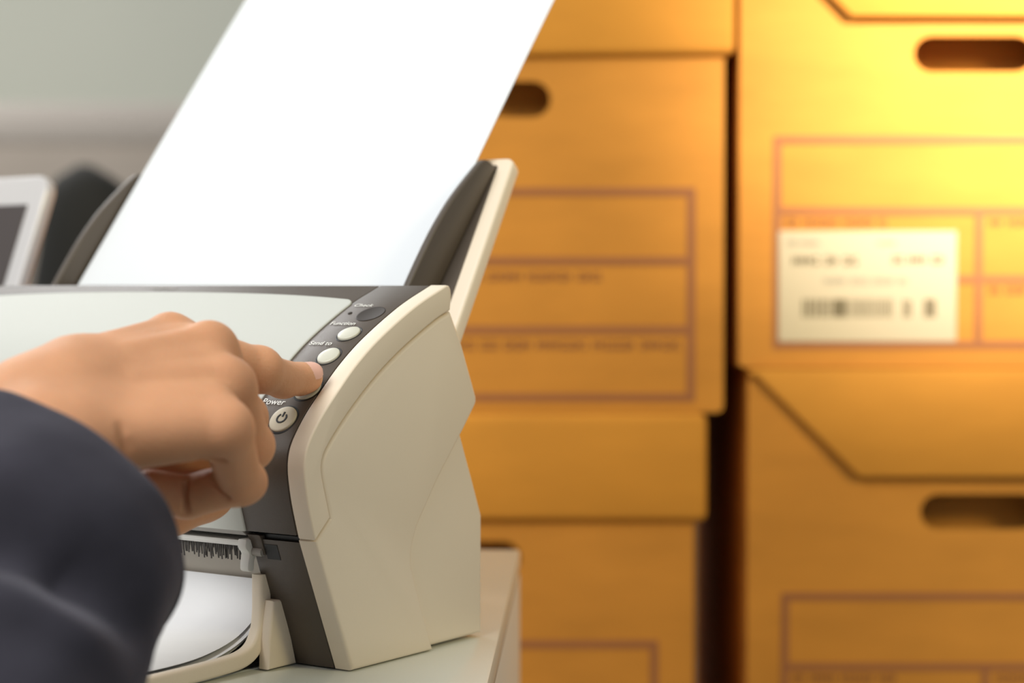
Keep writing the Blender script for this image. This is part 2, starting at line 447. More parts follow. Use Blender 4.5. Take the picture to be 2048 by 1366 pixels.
def offs(o, i0=0, i1=None):
    i1 = len(PROF) if i1 is None else i1
    return [tuple(PROF[i] + pnorm(i) * o) for i in range(i0, i1)]
def at_w(w):
    i = min(range(len(PROF)), key=lambda j: abs(PROF[j][1] - w) + (0 if PROF[j][0] > -18.5 else 99))
    return i
SEAM = crom([(74.9, 138.2), (64.2, 134.3), (43.7, 124.2), (26.6, 114), (12.2, 103.3), (2.1, 94.5), (-5.0, 87.2), (-7.4, 83.0), (-7.9, 79), (-6.6, 73.5), (-2.7, 60.8)], 4)
SEAM = [tuple(p) for p in SEAM]
def mirror(f, on):
    return (lambda a, p, q: sp(-301 - a, p, q)) if on else (lambda a, p, q: sp(a, p, q))
for side in (0, 1):
    F = mirror(None, side)
    # upper rim of the cover, on the outside of the curve
    pl = [(75.4, 144.5), (75.0, 147.0), (73.9, 148.5)] + [tuple(p) for p in PROF] + [(-11.7, 53.4)] + [(p[0] - .25, p[1] + .25) for p in SEAM[::-1]]
    o = prismmm('cover_rim', pl, F, 0, -8.6, M['cream'], SC, 2.0, 4, (True, True) if not side else (True, False), 50)
    # side panel under the seam
    pl = [(p[0] + .25, p[1] - .3) for p in SEAM] + [(-11.2, 52.6), (10.3, .6), (62.9, .4), (54.4, 20.6), (48.6, 36), (48.2, 40), (48.7, 44), (52.1, 51.9), (66.1, 69.5), (84.7, 89.3), (92.6, 98.3), (93.6, 100), (93.4, 102.2), (83, 124.6)]
    prismmm('side_panel', pl, F, -.1, -8.6, M['cream'], SC, 1.6, 3, (True, False), 40)
    # rear housing, set slightly in from the side panel
# rear housing spans the whole width
pl = [(78, 139), (83, 124), (92, 101), (84.7, 89.3), (94.5, 67.1), (101.1, 51.7), (101, 1.5), (14, 1.5), (9, 33), (9, 53), (0, 60), (-4, 80), (2, 92), (14, 103), (40, 121), (66, 134)]
prismmm('rear_housing', pl, lambda a, p, q: sp(a, p, q), -2.6, -298.4, M['cream'], SC, 2.0, 3)
# inner block under the cover, dark
pl = offs(-2.2) + [(-7, 55), (6, 60), (20, 92), (52, 120), (76, 132), (86, 133), (76, 147)]
prismmm('cover_core', pl, lambda a, p, q: sp(a, p, q), -8.8, -292.2, M['black'], SC)
iC = at_w(143.0)               # where the white panel ends at the top
# control strip: dark skin on the right over the whole curve
def skin(i0, i1, o=0.0, t=2.0): return offs(o, i0, i1) + offs(o - t, i0, i1)[::-1]
iT = 0
cp = prismmm('control_panel', skin(0, len(PROF), -.25), lambda a, p, q: sp(a, p, q), -9.1, -34.6, M['dark'], SC, .25, 2, (True, True), 50)
prismmm('side_trim', skin(0, len(PROF), -.25), lambda a, p, q: sp(-301 - a, p, q), -9.1, -34.6, M['dark'], SC, .25, 2, (True, True), 50)
# top trim between the strips, with the diagonal joints
prismmm('top_trim', skin(0, iC + 6, -.35), lambda a, p, q: sp(a + (p - 57) * (.0 if a < -150 else 0), p, q), -35.2, -265.8, M['dark'], SC, .25, 2, (True, True), 50)
# white front cover with rounded upper corners
def front_cover():
    Lp = [0.0]
    for a, b in zip(PROF[:-1], PROF[1:]): Lp.append(Lp[-1] + np.linalg.norm(b - a))
    Lp = np.array(Lp); PV = np.array(PROF); NV = np.array([pnorm(i) for i in range(len(PROF))])
    def P_at(s_): return np.array([np.interp(s_, Lp, PV[:, 0]), np.interp(s_, Lp, PV[:, 1])]), np.array([np.interp(s_, Lp, NV[:, 0]), np.interp(s_, Lp, NV[:, 1])])
    s1 = Lp[-1]; sT = Lp[iC]
    uR, uL, r = -34.2, -266.8, 5.0
    us = [uR - .02, uR - .25, uR - .7, uR - 1.5, uR - 2.6, uR - 4, uR - 6] + list(np.linspace(uR - 12, uL + 12, 22)) + [uL + 6, uL + 4, uL + 2.6, uL + 1.5, uL + .7, uL + .25, uL + .02]
    ts = [0, .003, .008, .02, .04] + list(np.linspace(.07, 1, 60))
    v = []; f = []
    for t in ts:
        for u in us:
            d = min(uR - u, u - uL)
            x_ = (u + 150.5) / 116.3
            st = sT - 8.0 * (1 - abs(x_) ** 2.6) + 1.5
            if d < r: st += r - math.sqrt(max(0, r * r - (r - d) ** 2))
            s_ = st + (s1 - st) * t
            P_, n_ = P_at(s_)
            e = min(d, (s_ - st) + .02, .6) / .6
            o_ = .55 * math.sqrt(max(0, 1 - (1 - e) ** 2)) - .2
            v.append(sp(u, *(P_ + n_ * o_)))
    nt, nu = len(ts), len(us)
    q = len(v)
    for i, t in enumerate(ts):
        for j, u in enumerate(us):
            d = min(uR - u, u - uL); x_ = (u + 150.5) / 116.3
            st = sT - 8.0 * (1 - abs(x_) ** 2.6) + 1.5
            if d < r: st += r - math.sqrt(max(0, r * r - (r - d) ** 2))
            P_, n_ = P_at(st + (s1 - st) * t); v.append(sp(u, *(P_ - n_ * 1.4)))
    for i in range(nt - 1):
        for j in range(nu - 1):
            g = (i * nu + j, i * nu + j + 1, (i + 1) * nu + j + 1, (i + 1) * nu + j); f.append(g); f.append(tuple(q + k for k in g[::-1]))
    ed = list(range(nu)) + [i * nu + nu - 1 for i in range(1, nt)] + [(nt - 1) * nu + j for j in range(nu - 2, -1, -1)] + [i * nu for i in range(nt - 2, 0, -1)]
    for a, b in zip(ed, ed[1:] + ed[:1]): f.append((a, b, b + q, a + q))
    return raw('front_cover', v, f, M['white'], SC, 50)
front_cover()
# lower front: dark columns at both ends, recessed exit wall between
for side in (0, 1):
    F = mirror(None, side)
    prismmm('front_column', [(-9.6, 51.5), (9.9, .8), (30, .8), (30, 51.5)], F, -9.1, -34.4, M['dark'], SC, .5, 2)
prismmm('column_gap', [(-8.6, 53.6), (-8.0, 51.2), (20, 51.2), (20, 53.6)], lambda a, p, q: sp(a, p, q), -9.2, -33.8, M['black'], SC)
prismmm('cover_latch', [(-11.6, 53.2), (-10.2, 51.2), (-8.0, 45.2), (-3, 45.2), (-5, 53.2)], lambda a, p, q: sp(a, p, q), -34.5, -28.2, M['dark'], SC, .4, 2)
prismmm('latch_slot', [(-9.05, 49.6), (-6.75, 43.6), (-4, 43.6), (-6, 49.6)], lambda a, p, q: sp(a, p, q), -28.0, -21.5, M['black'], SC)
prismmm('exit_wall', [(5.4, 52), (6.6, 33), (8, 30), (12, 2), (16, 2), (16, 52)], lambda a, p, q: sp(a, p, q), -34.6, -266.4, M['beige'], SC)
prismmm('cover_lip', [(-11.9, 54.4), (-9.0, 52.3), (3, 52.3), (3, 57), (-8, 57)], lambda a, p, q: sp(a, p, q), -36.5, -264.5, M['greyprint'], SC, .3, 1)
prismmm('exit_bar', [(-6.8, 49.8), (-7.0, 48.6), (-6.2, 47.5), (5, 47.5), (5, 50.2)], lambda a, p, q: sp(a, p, q), -38.2, -262.8, M['label_white'], SC, .2, 1)
bm = bmesh.new(); r3 = random.Random(5)
u = -39.5
while u > -262:
    ln = r3.uniform(4.2, 7.0); le = r3.uniform(-.6, .6); vv0 = -5.6 + r3.uniform(-.4, .4)
    a = [bm.verts.new(sp(*q)) for q in ((u, vv0, 48.2), (u - .45, vv0, 48.2), (u - .35 + le, vv0 + .3, 48.2 - ln), (u + .05 + le, vv0 + .3, 48.2 - ln))]
    b_ = [bm.verts.new(x.co + Vector((0, .0004, 0))) for x in a]
    bm.faces.new(a); bm.faces.new(b_[::-1])
    for i in range(4): bm.faces.new((a[i], b_[i], b_[(i + 1) % 4], a[(i + 1) % 4]))
    u -= r3.uniform(.55, .95)
br = from_bm('brush', bm, M['bristle'], SC); br['kind'] = 'stuff'
prismmm('brush_holder', [(-5.0, 48.4), (-5.0, 45.6), (5, 45.6), (5, 48.4)], lambda a, p, q: sp(a, p, q), -38.6, -262.4, M['greyprint'], SC)
for uu, s in ((-35.6, 1), (-265.4, -1)):
    pl = crom([(-12.5, 51.2), (-12.8, 48), (-10.8, 45.5), (-11.4, 42), (-11.2, 39.0), (-8.2, 38.8), (-7.6, 43), (-5.5, 46), (-5.5, 51.2)], 3)
    prismmm('tray_lever', [tuple(p) for p in pl], lambda a, p, q: sp(uu + s * a, p, q), 1.8, -2.6, M['label_white'], SC, .6, 2)
    bm = bmesh.new()
    bmesh.ops.create_cone(bm, cap_ends=True, segments=16, radius1=.0017, radius2=.0017, depth=.005, matrix=Matrix.Translation(sp(uu + s * 4, -8.2, 46.2)) @ Matrix.Rotation(R(90), 4, 'Y'))
    from_bm('pivot_pin', bm, M['greyprint'], SC)
for uu in (-20, -281):
    for vv_ in (24, 88):
        bm = bmesh.new(); bmesh.ops.create_cone(bm, cap_ends=True, segments=16, radius1=.006, radius2=.006, depth=.0026, matrix=Matrix.Translation(sp(uu, vv_, 1.3)))
        from_bm('rubber_foot', bm, M['foot'], SC)
# buttons and print on the control strip
def frame_at(w):
    i = at_w(w); P_ = PROF[i]
    # refine between neighbours
    j = i + 1 if (i + 1 < len(PROF) and (PROF[i][1] - w) * (PROF[i + 1][1] - w) <= 0) else max(i - 1, 0)
    d = PROF[j][1] - PROF[i][1]
    t = 0 if abs(d) < 1e-6 else min(1, max(0, (w - PROF[i][1]) / d))
    P_ = PROF[i] * (1 - t) + PROF[j] * t; n_ = pnorm(i) * (1 - t) + pnorm(j) * t; n_ /= np.linalg.norm(n_)
    up = np.array([n_[1], -n_[0]])
    if up[1] < 0: up = -up
    return P_, n_, up
def strip_matrix(u, w, lift=0.0):
    P_, n_, up = frame_at(w); P_ = P_ + n_ * (-.25 + lift)
    o = sp(u, P_[0], P_[1])
    X_ = Vector((1, 0, 0)); Y_ = Vector((0, up[0], up[1])); Z_ = Vector((0, n_[0], n_[1]))
    m_ = Matrix((X_, Y_, Z_)).transposed().to_4x4(); m_.translation = o; return m_
def lathe(name, prof, mtx, m, par, sx=1.0, sy=1.0, k=40):
    v = []; f = []
    for r, z in prof:
        for j in range(k):
            a = 2 * math.pi * j / k; v.append(mtx @ Vector((r * sx * math.cos(a) / 1000, r * sy * math.sin(a) / 1000, z / 1000)))
    n = len(prof)
    for i in range(n - 1):
        for j in range(k): f.append((i * k + j, i * k + (j + 1) % k, (i + 1) * k + (j + 1) % k, (i + 1) * k + j))
    f.append(tuple(range(k))); f.append(tuple(range((n - 1) * k, n * k)))
    return raw(name, v, f, m, par, 40)
def button(name, u, w, r, m, h=.9, label=None, sx=1, sy=1):
    mt = strip_matrix(u, w)
    b = lathe(name, [(r, -.6), (r, h * .55), (r - .18, h * .85), (r - .6, h), (r * .5, h * 1.12), (.05, h * 1.16)], mt, m, SC, sx, sy)
    lathe('button_bezel', [(r + .95, -.5), (r + .9, .04), (r + .5, .14), (r + .2, .02), (r + .15, -.5)], mt, M['black'], b, sx, sy)
    if label: b['label'] = label
    return b
b1 = button('power_button', -17.7, 98.0, 5.9, M['btnp'], label='cream power button with a black power symbol')
button('scan_button', -15.0, 109.0, 5.6, M['btn'], h=.55, label='cream button under the fingertip')
button('send_button', -16.9, 121.2, 4.75, M['btn'])
button('function_button', -17.4, 129.6, 4.75, M['btn'])
mt = strip_matrix(-18.0, 137.4)
lathe('display_window', [(6.3, -.4), (6.3, .10), (6.1, .2), (5.6, .12), (.05, .08)], mt, M['gloss'], SC, 1.0, .98)
mt = strip_matrix(-29.0, 137.6)
lathe('status_light', [(1.0, -.3), (1.0, .15), (.7, .3), (.05, .32)], mt, M['gloss'], SC)
# power symbol
mt = strip_matrix(-17.7, 98.0, 1.28)
v = []; f = []
n_ = 44
for i in range(n_ + 1):
    a = R(90 + 38 + (360 - 76) * i / n_)
    for r, z in ((1.75, 0), (2.45, 0), (2.45, -.3), (1.75, -.3)): v.append(mt @ Vector((r * math.cos(a) / 1000, (r * math.sin(a) - .15) / 1000, z / 1000)))
for i in range(n_):
    for j in range(4): f.append((i * 4 + j, i * 4 + (j + 1) % 4, i * 4 + 4 + (j + 1) % 4, i * 4 + 4 + j))
f += [(0, 1, 2, 3), (n_ * 4 + 3, n_ * 4 + 2, n_ * 4 + 1, n_ * 4)]
k0 = len(v)
for x_, y_ in ((-.36, .45), (.36, .45), (.36, 2.75), (-.36, 2.75)): v.append(mt @ Vector((x_ / 1000, y_ / 1000, 0)))
for x_, y_ in ((-.36, .45), (.36, .45), (.36, 2.75), (-.36, 2.75)): v.append(mt @ Vector((x_ / 1000, y_ / 1000, -.0003)))
f += [(k0, k0 + 1, k0 + 2, k0 + 3), (k0 + 4, k0 + 5, k0 + 6, k0 + 7)] + [(k0 + i, k0 + (i + 1) % 4, k0 + 4 + (i + 1) % 4, k0 + 4 + i) for i in range(4)]
raw('power_symbol', v, f, M['black'], b1)
def text(body, u, w, size, m, name='printed_word', lift=.22, bold=.0):
    cu = bpy.data.curves.new(name, 'FONT'); cu.body = body; cu.size = size / 1000; cu.align_x = 'CENTER'; cu.align_y = 'CENTER'
    cu.extrude = .00003; cu.offset = bold; cu.resolution_u = 3
    cu.materials.append(m)
    t = bpy.data.objects.new(name, cu); COL.objects.link(t)
    dg = bpy.context.evaluated_depsgraph_get(); dg.update()
    me = bpy.data.meshes.new_from_object(t.evaluated_get(dg)); bpy.data.objects.remove(t); bpy.data.curves.remove(cu)
    me.materials.clear(); o = link(name, me, m, SC); o.matrix_local = strip_matrix(u, w, lift)
    return o
text('Power', -27.4, 103.9, 4.3, M['ink'], bold=.00001)
text('Send to', -26.4, 125.8, 3.7, M['ink'], bold=.00001)
text('Function', -25.9, 133.4, 3.7, M['ink'], bold=.00001)
text('Check', -26.6, 140.5, 3.7, M['ink'], bold=.00001)
text('FUJITSU', -155.2, 147.3, 4.4, M['greyprint'], name='maker_name')
# output tray that folds out on the table
rail = [(-34.5, -3.2, 37), (-34.5, -3.2, 30), (-34.5, -3.4, 22), (-34.5, -4.6, 15), (-34.5, -8.5, 8.8), (-34.5, -15, 5.6), (-34.5, -26, 4.6), (-34.5, -50, 4.2), (-34.5, -92, 4.2), (-36, -104, 4.2), (-41, -112, 4.2), (-52, -116.5, 4.2), (-66, -118, 4.2)]
rp = [tuple(p) for p in crom(rail, 4)]
full = rp + [(-150.5, -118, 4.2)] + [(-301 - p[0], p[1], p[2]) for p in rp[::-1]]
tr = sweep('output_tray', [sp(*p) for p in full], [(a / 1000, b / 1000) for a, b in rsec(6.4, 5.6, 1.5, 3)], M['cream'], SC, (1, 0, 0), ang=50)
box('tray_floor', sp(-150.5, -52, 1.2), (.226, .126, .0014), M['black'], tr)
for uu in (-30.2, -270.8):
    v = [(-5.2, 4.5), (-5.2, 14), (-6.0, 24), (-5.0, 30), (3, 30), (3, .7), (-6.2, .7)]
    prismmm('tray_hinge_block', [(-6.9, .7), (-6.6, 12), (-4.2, 27), (2, 27), (9.5, .7)], lambda a, p, q: sp(uu + a, p, q), 2.9, -2.9, M['cream'], SC, 1.0, 3)
# paper chute behind the sheet
TH = R(51.0); PB = (-40.6, 108.2, 150.2)
def cpt(u, d, n):            # u from the right edge of the paper, d up the sheet, n out of the sheet (front)
    return sp(PB[0] + u, PB[1] + d * math.cos(TH) - n * math.sin(TH), PB[2] + d * math.sin(TH) + n * math.cos(TH))
MID = -105.0
half = lambda d: 105 + 12.6 + (76 - d) / 93 * 10.3
def chute_poly(ins, top, bot, rr=4):
    a, b = half(top) - ins, half(bot) - ins
    pts = [(MID + b, bot)]
    for i in range(5):
        t = R(90 * i / 4); pts.append((MID + a - rr + rr * math.cos(t), top - rr + rr * math.sin(t)))
    for i in range(5):
        t = R(90 + 90 * i / 4); pts.append((MID - a + rr + rr * math.cos(t), top - rr + rr * math.sin(t)))
    pts.append((MID - b, bot)); return pts
cf = prismmm('chute_frame', chute_poly(0, 79.5, -24, 5), lambda a, p, q: cpt(p, q, a), -8.2, -15.5, M['cream'], SC, 1.6, 3)
prismmm('chute_plate', chute_poly(7.6, 74.8, -24, 2), lambda a, p, q: cpt(p, q, a), -7.6, -11, M['dark'], SC, .4, 1)
fin = [tuple(p) for p in crom([(72.5, -7.4), (71.6, -2), (68.8, 1.8), (60, 4.6), (41.2, 8.8), (28, 10.4), (16.9, 11), (5, 10.9), (-5, 10.6)], 4)] + [(-12, 10.2), (-12, -7.4)]
for u0, u1 in ((1.4, 5.0), (-211.4, -215.0)):
    prismmm('paper_guide', fin, lambda a, p, q: cpt(a, p, q), u0, u1, M['dark'], SC, .9, 3)

# blank sheet standing in the feeder
sh = [(d, .0 + 1.2 * math.sin(math.pi * min(1, max(0, (d + 10) / 300)))) for d in np.linspace(-2.5, 285, 30)]
v = []; f = []
for d, n in sh:
    for u in (-.2, -52, -105, -158, -209.8):
        v.append(SC.matrix_basis @ cpt(u, d, n))
k5 = 5; n30 = len(sh)
for i in range(n30 - 1):
    for j in range(k5 - 1): f.append((i * k5 + j, i * k5 + j + 1, (i + 1) * k5 + j + 1, (i + 1) * k5 + j))
nb = len(v); nrm = (SC.matrix_basis.to_3x3() @ (cpt(0, 0, -.35) - cpt(0, 0, 0)))
v += [p + nrm for p in v[:nb]]
f += [tuple(nb + q for q in g[::-1]) for g in f]
edge = [i * k5 for i in range(n30)] + [(n30 - 1) * k5 + j for j in range(1, k5)] + [i * k5 + k5 - 1 for i in range(n30 - 2, -1, -1)] + [j for j in range(k5 - 2, 0, -1)]
for a, b in zip(edge, edge[1:] + edge[:1]): f.append((a, b, b + nb, a + nb))
o = raw('paper_sheet', v, f, M['paper'], None, 60)
tag(o, 'blank white paper sheet standing upright in the scanner feeder', 'paper')

# scanned sheets lying in the output tray
for k in range(3):
    dz = -1.1 * k; du = (0, 2.2, 1.2)[k]
    pr = crom([(4.6 , 33.2), (3.6, 25), (1.0, 19.2), (-4, 15.2), (-12, 11.6), (-24, 8.8), (-40, 7.2), (-70, 7.2), (-106, 8.6), (-122, 8.9), (-150, 9.2)], 3)
    pr = [(p[0] - .0, max(p[1] + dz * (1 + .9 * min(1, max(0, (4 - p[0]) / 30))) * (1 - .85 * min(1, max(0, (-50 - p[0]) / 45))), 2.6)) for p in pr]
    v = []; f = []
    for a, b in pr:
        for t in (0, -.12):
            for u in (-41.5 + du, -259.5 + du): v.append(SC.matrix_basis @ sp(u, a, b + t))
    for i in range(len(pr) - 1):
        q = i * 4; f += [(q, q + 1, q + 5, q + 4), (q + 2, q + 6, q + 7, q + 3), (q, q + 4, q + 6, q + 2), (q + 1, q + 3, q + 7, q + 5)]
    f += [(0, 2, 3, 1), (len(pr) * 4 - 4, len(pr) * 4 - 3, len(pr) * 4 - 1, len(pr) * 4 - 2)]
    o = raw('paper_sheet', v, f, M['paper2'], None, 60)
    tag(o, ('topmost white sheet curving out of the scanner into its output tray', 'middle white sheet of the stack in the output tray, edge showing', 'bottom white sheet of the stack in the output tray, edge showing')[k], 'paper', 'sheets in the output tray')

# ------------------------------------------------------------------ the person's hand and sleeve
cpi, spi = math.cos(PITCH), math.sin(PITCH)
def at(px, py, Y):
    """point at distance Y in front of the eye that the photo shows at (px, py): used to read joint positions off the photo, mm"""
    a = (px - 1024) / 3900; b = (683 - py) / 3900
    d = np.array([a, cpi + b * spi, -spi + b * cpi]); p = d * (Y / d[1])
    return np.array([p[0], p[1], p[2] + .90]) * 1000
def smin(a, b, k):
    h = np.clip(.5 + .5 * (b - a) / k, 0, 1)
    return b + (a - b) * h - k * h * (1 - h)
J = {}
HAND = dict(
 wr_r=(62, 828, .640, 15.5), wr_u=(95, 895, .622, 15), fa_r=(30, 950, .608, 15), fa_u=(75, 1010, .600, 15),
 i0=(150, 757, .655, 12.2), i1=(343, 684, .690, 9.0), i2=(519, 741, .716, 8.0), i3=(566, 759, .731, 6.9), i4=(616, 755, .7415, 5.7),
 m0=(140, 790, .645, 13), m1=(422, 701, .680, 8.8), m2=(488, 840, .702, 8.0), m3=(440, 915, .712, 7.0), m4=(390, 905, .70, 6.2),
 r0=(130, 830, .638, 13), r1=(457, 772, .665, 8.7), r2=(500, 895, .684, 7.9), r3=(440, 945, .702, 6.9), r4=(395, 925, .704, 6.2),
 p0=(150, 880, .625, 12.5), p1=(450, 858, .643, 9.0), p2=(482, 966, .662, 7.4), p3=(374, 993, .667, 7.5), p4=(300, 982, .662, 7.4),
 t0=(170, 900, .690, 13), t1=(270, 985, .708, 9.5), t2=(345, 1028, .712, 7.6), t3=(390, 1010, .716, 6.5))
for k, (a, b, c, d) in HAND.items(): J[k] = (at(a, b, c), d)
allp = np.array([p for p, r in J.values()]); lo = allp.min(0) - 26; hi = allp.max(0) + 16
H = 0.9
nx, ny, nz = [int(math.ceil(v)) for v in (hi - lo) / H]
gx = (lo[0] + H * np.arange(nx)).astype(np.float32)[:, None, None]
gy = (lo[1] + H * np.arange(ny)).astype(np.float32)[None, :, None]
gz = (lo[2] + H * np.arange(nz)).astype(np.float32)[None, None, :]
def cone(a, b, ra=None, rb=None):
    pa, r1 = J[a] if isinstance(a, str) else a; pb, r2 = J[b] if isinstance(b, str) else b
    if ra: r1 = ra
    if rb: r2 = rb
    ba = (pb - pa).astype(np.float32); L2 = float(ba @ ba)
    px_, py_, pz_ = gx - np.float32(pa[0]), gy - np.float32(pa[1]), gz - np.float32(pa[2])
    t = np.clip((px_ * ba[0] + py_ * ba[1] + pz_ * ba[2]) / L2, 0, 1)
    return np.sqrt((px_ - ba[0] * t) ** 2 + (py_ - ba[1] * t) ** 2 + (pz_ - ba[2] * t) ** 2) - (r1 + (r2 - r1) * t)
def ball(p, r):
    return np.sqrt((gx - np.float32(p[0])) ** 2 + (gy - np.float32(p[1])) ** 2 + (gz - np.float32(p[2])) ** 2) - np.float32(r)
dorsal_ = np.array([-.10, -.62, .78])
# back of the hand: the four metacarpals, wrist and forearm blended together
D = cone('i0', 'i1')
for a, b in (('m0', 'm1'), ('r0', 'r1'), ('p0', 'p1')): D = smin(D, cone(a, b), 9)
for a, b in (('wr_r', 'i0'), ('wr_r', 'm0'), ('wr_u', 'r0'), ('wr_u', 'p0'), ('fa_r', 'wr_r'), ('fa_u', 'wr_u')): D = smin(D, cone(a, b), 10)
# flesh between the knuckles
for a, b in (('i1', 'm1'), ('m1', 'r1')):
    pa = J[a][0] * .5 + J[b][0] * .5 - (J['m1'][0] - J['m0'][0]) * .10; pb = J['m0'][0]
    D = smin(D, cone((pa, 8.0), (pb, 11)), 7)
# palm pad on the far side, thumb base
pal = np.array([6, 13, -9.0])
D = smin(D, cone((J['m1'][0] * .8 + J['m0'][0] * .2 + pal, 9), (J['m0'][0] + pal, 13)), 10)
D = smin(D, cone((J['r1'][0] * .75 + J['r0'][0] * .25 + pal * .6, 7), (J['r0'][0] + pal * .8, 11)), 9)
pa = J['r1'][0] * .5 + J['p1'][0] * .5 - (J['m1'][0] - J['m0'][0]) * .10 + dorsal_ * 1.5; D = smin(D, cone((pa, 8.0), (J['r0'][0] * .5 + J['p0'][0] * .5 + dorsal_, 10.5)), 7)
D = smin(D, cone('t0', 't1'), 9)
D = smin(D, cone((at(265, 945, .702), 11), (at(415, 935, .712), 10)), 8)  # added filler from here on: closes and darkens the hollow behind the fingers
D = smin(D, cone((at(285, 950, .674), 8.0), (at(440, 936, .679), 7.5)), 4)
D = smin(D, cone((at(380, 955, .722), 14), (at(300, 930, .712), 14)), 8)
D = smin(D, cone((at(300, 985, .712), 9), (at(420, 990, .716), 9)), 6)
# knuckle caps and tendons on the dorsal side
dorsal = np.array([-.10, -.62, .78]); dorsal /= np.linalg.norm(dorsal)
for k, r, o in (('i1', 5.2, 4.8), ('m1', 5.6, 4.4), ('r1', 4.6, 4.2)):
    D = smin(D, ball(J[k][0] + dorsal * o, r), 4)
D = smin(D, ball(at(437, 866, .6385), 5.4), 3)
for a, b in (('i0', 'i1'), ('m0', 'm1'), ('r0', 'r1')):
    pa = J[a][0] * .55 + J[b][0] * .45 + dorsal * 9.6; pb = J[b][0] + dorsal * 7.2
    D = smin(D, cone((pa, 1.6), (pb, 2.2)), 5)
fing = []; prox = []
for c in 'imrp':
    f1 = cone(c + '1', c + '2'); f2 = cone(c + '2', c + '3'); f3 = cone(c + '3', c + '4')
    f_ = smin(smin(f1, f2, 3.0), f3, 2.2)
    if c != 'i':
        f_ = smin(f_, ball(J[c + '2'][0] + (J[c + '2'][0] - J[c + '3'][0]) * .12, J[c + '2'][1] * .92), 2)
    else:
        f_ = smin(f_, ball(J['i2'][0] + np.array([0, 0, 1.3]), 7.2), 3)
        f_ = smin(f_, ball(J['i4'][0] * .8 + J['i3'][0] * .2 + np.array([-1.6, 0, -0.9]), 5.5), 3)
    fing.append(f_); prox.append(f1)
th_ = smin(cone('t1', 't2'), cone('t2', 't3'), 3)
T_ = D.copy()
for f_, k in zip(fing, (5, 5, 5, 4)):
    T_ = np.minimum(T_, smin(D, f_, k))
T_ = np.minimum(T_, smin(D, th_, 6))
for a, b in zip(fing[1:-1], fing[2:]): T_ = np.minimum(T_, smin(a, b, 1.2))
for a, b, k in ((1, 2, 7), (2, 3, 7)): T_ = np.minimum(T_, smin(prox[a], prox[b], k))
# skin folds: finger creases and the wrist
def carve(T, a, b, r, k): return -smin(-T, cone((at(*a), r), (at(*b), r)), k)
T_ = carve(T_, (370, 958, .6606), (374, 1024, .6606), 1.2, 1.4)
T_ = carve(T_, (408, 944, .6575), (458, 992, .6568), .9, 1.6)
T_ = carve(T_, (400, 916, .6365), (470, 914, .6440), .8, 2.2)
T_ = carve(T_, (243, 852, .6182), (241, 940, .6202), .9, 2.2)
T_ = carve(T_, (258, 890, .6190), (256, 945, .6200), .7, 2.4)
del D, fing, prox
def surface_nets(Dv, lo, h):
    ins = Dv < 0; nx, ny, nz = Dv.shape
    cnt = np.zeros((nx - 1, ny - 1, nz - 1), np.int8)
    for dx in (0, 1):
        for dy in (0, 1):
            for dz in (0, 1): cnt += ins[dx:nx - 1 + dx, dy:ny - 1 + dy, dz:nz - 1 + dz]
    act = np.argwhere((cnt > 0) & (cnt < 8))
    idx = -np.ones((nx - 1, ny - 1, nz - 1), np.int32); idx[act[:, 0], act[:, 1], act[:, 2]] = np.arange(len(act))
    acc = np.zeros((len(act), 3)); num = np.zeros(len(act))
    cs = [(0, 0, 0), (1, 0, 0), (0, 1, 0), (1, 1, 0), (0, 0, 1), (1, 0, 1), (0, 1, 1), (1, 1, 1)]
    val = [Dv[act[:, 0] + c[0], act[:, 1] + c[1], act[:, 2] + c[2]] for c in cs]
    for a, b in ((0, 1), (2, 3), (4, 5), (6, 7), (0, 2), (1, 3), (4, 6), (5, 7), (0, 4), (1, 5), (2, 6), (3, 7)):
        m = (val[a] < 0) != (val[b] < 0)
        t = val[a][m] / (val[a][m] - val[b][m])
        ca, cb = np.array(cs[a], float), np.array(cs[b], float)
        acc[m] += ca + (cb - ca) * t[:, None]; num[m] += 1
    V = (act + acc / num[:, None]) * h + lo
    Fs = []
    for ax in range(3):
        sl0 = [slice(1, None)] * 3; a_ = [slice(None)] * 3; b_ = [slice(None)] * 3
        a_[ax] = slice(0, -1); b_[ax] = slice(1, None)
        A, B = ins[tuple(a_)], ins[tuple(b_)]
        e = np.argwhere(A != B); flip = A[e[:, 0], e[:, 1], e[:, 2]]
        o1, o2 = [(1, 2), (2, 0), (0, 1)][ax]
        ok = (e[:, o1] > 0) & (e[:, o2] > 0) & (e[:, o1] < Dv.shape[o1] - 1) & (e[:, o2] < Dv.shape[o2] - 1)
        e = e[ok]; flip = flip[ok]
        def g(d1, d2):
            q = e.copy(); q[:, o1] -= d1; q[:, o2] -= d2; return idx[q[:, 0], q[:, 1], q[:, 2]]
        quad = np.stack([g(1, 1), g(0, 1), g(0, 0), g(1, 0)], 1)
        quad[~flip] = quad[~flip][:, ::-1]; Fs.append(quad)
    return V, np.concatenate(Fs)
Vh, Fh = surface_nets(T_, lo, H)
# relax the stair-steps a little
E_ = np.concatenate([Fh[:, [0, 1]], Fh[:, [1, 2]], Fh[:, [2, 3]], Fh[:, [3, 0]]])
def relax(V, w):
    s = np.zeros_like(V); n = np.zeros(len(V))
    np.add.at(s, E_[:, 0], V[E_[:, 1]]); np.add.at(n, E_[:, 0], 1); np.add.at(s, E_[:, 1], V[E_[:, 0]]); np.add.at(n, E_[:, 1], 1)
    return V + (s / n[:, None] - V) * w
for _ in range(3): Vh = relax(Vh, .5); Vh = relax(Vh, -.35)
me = bpy.data.meshes.new('person')
o0 = at(60, 860, .63) / 1000
me.from_pydata((Vh / 1000 - o0).tolist(), [], Fh.tolist()); me.update()
me.polygons.foreach_set('use_smooth', [True] * len(me.polygons))
person = link('person', me, M['skin']); person.location = o0
tag(person, 'person in a dark navy sleeve pressing a scanner button with the index finger', 'person')
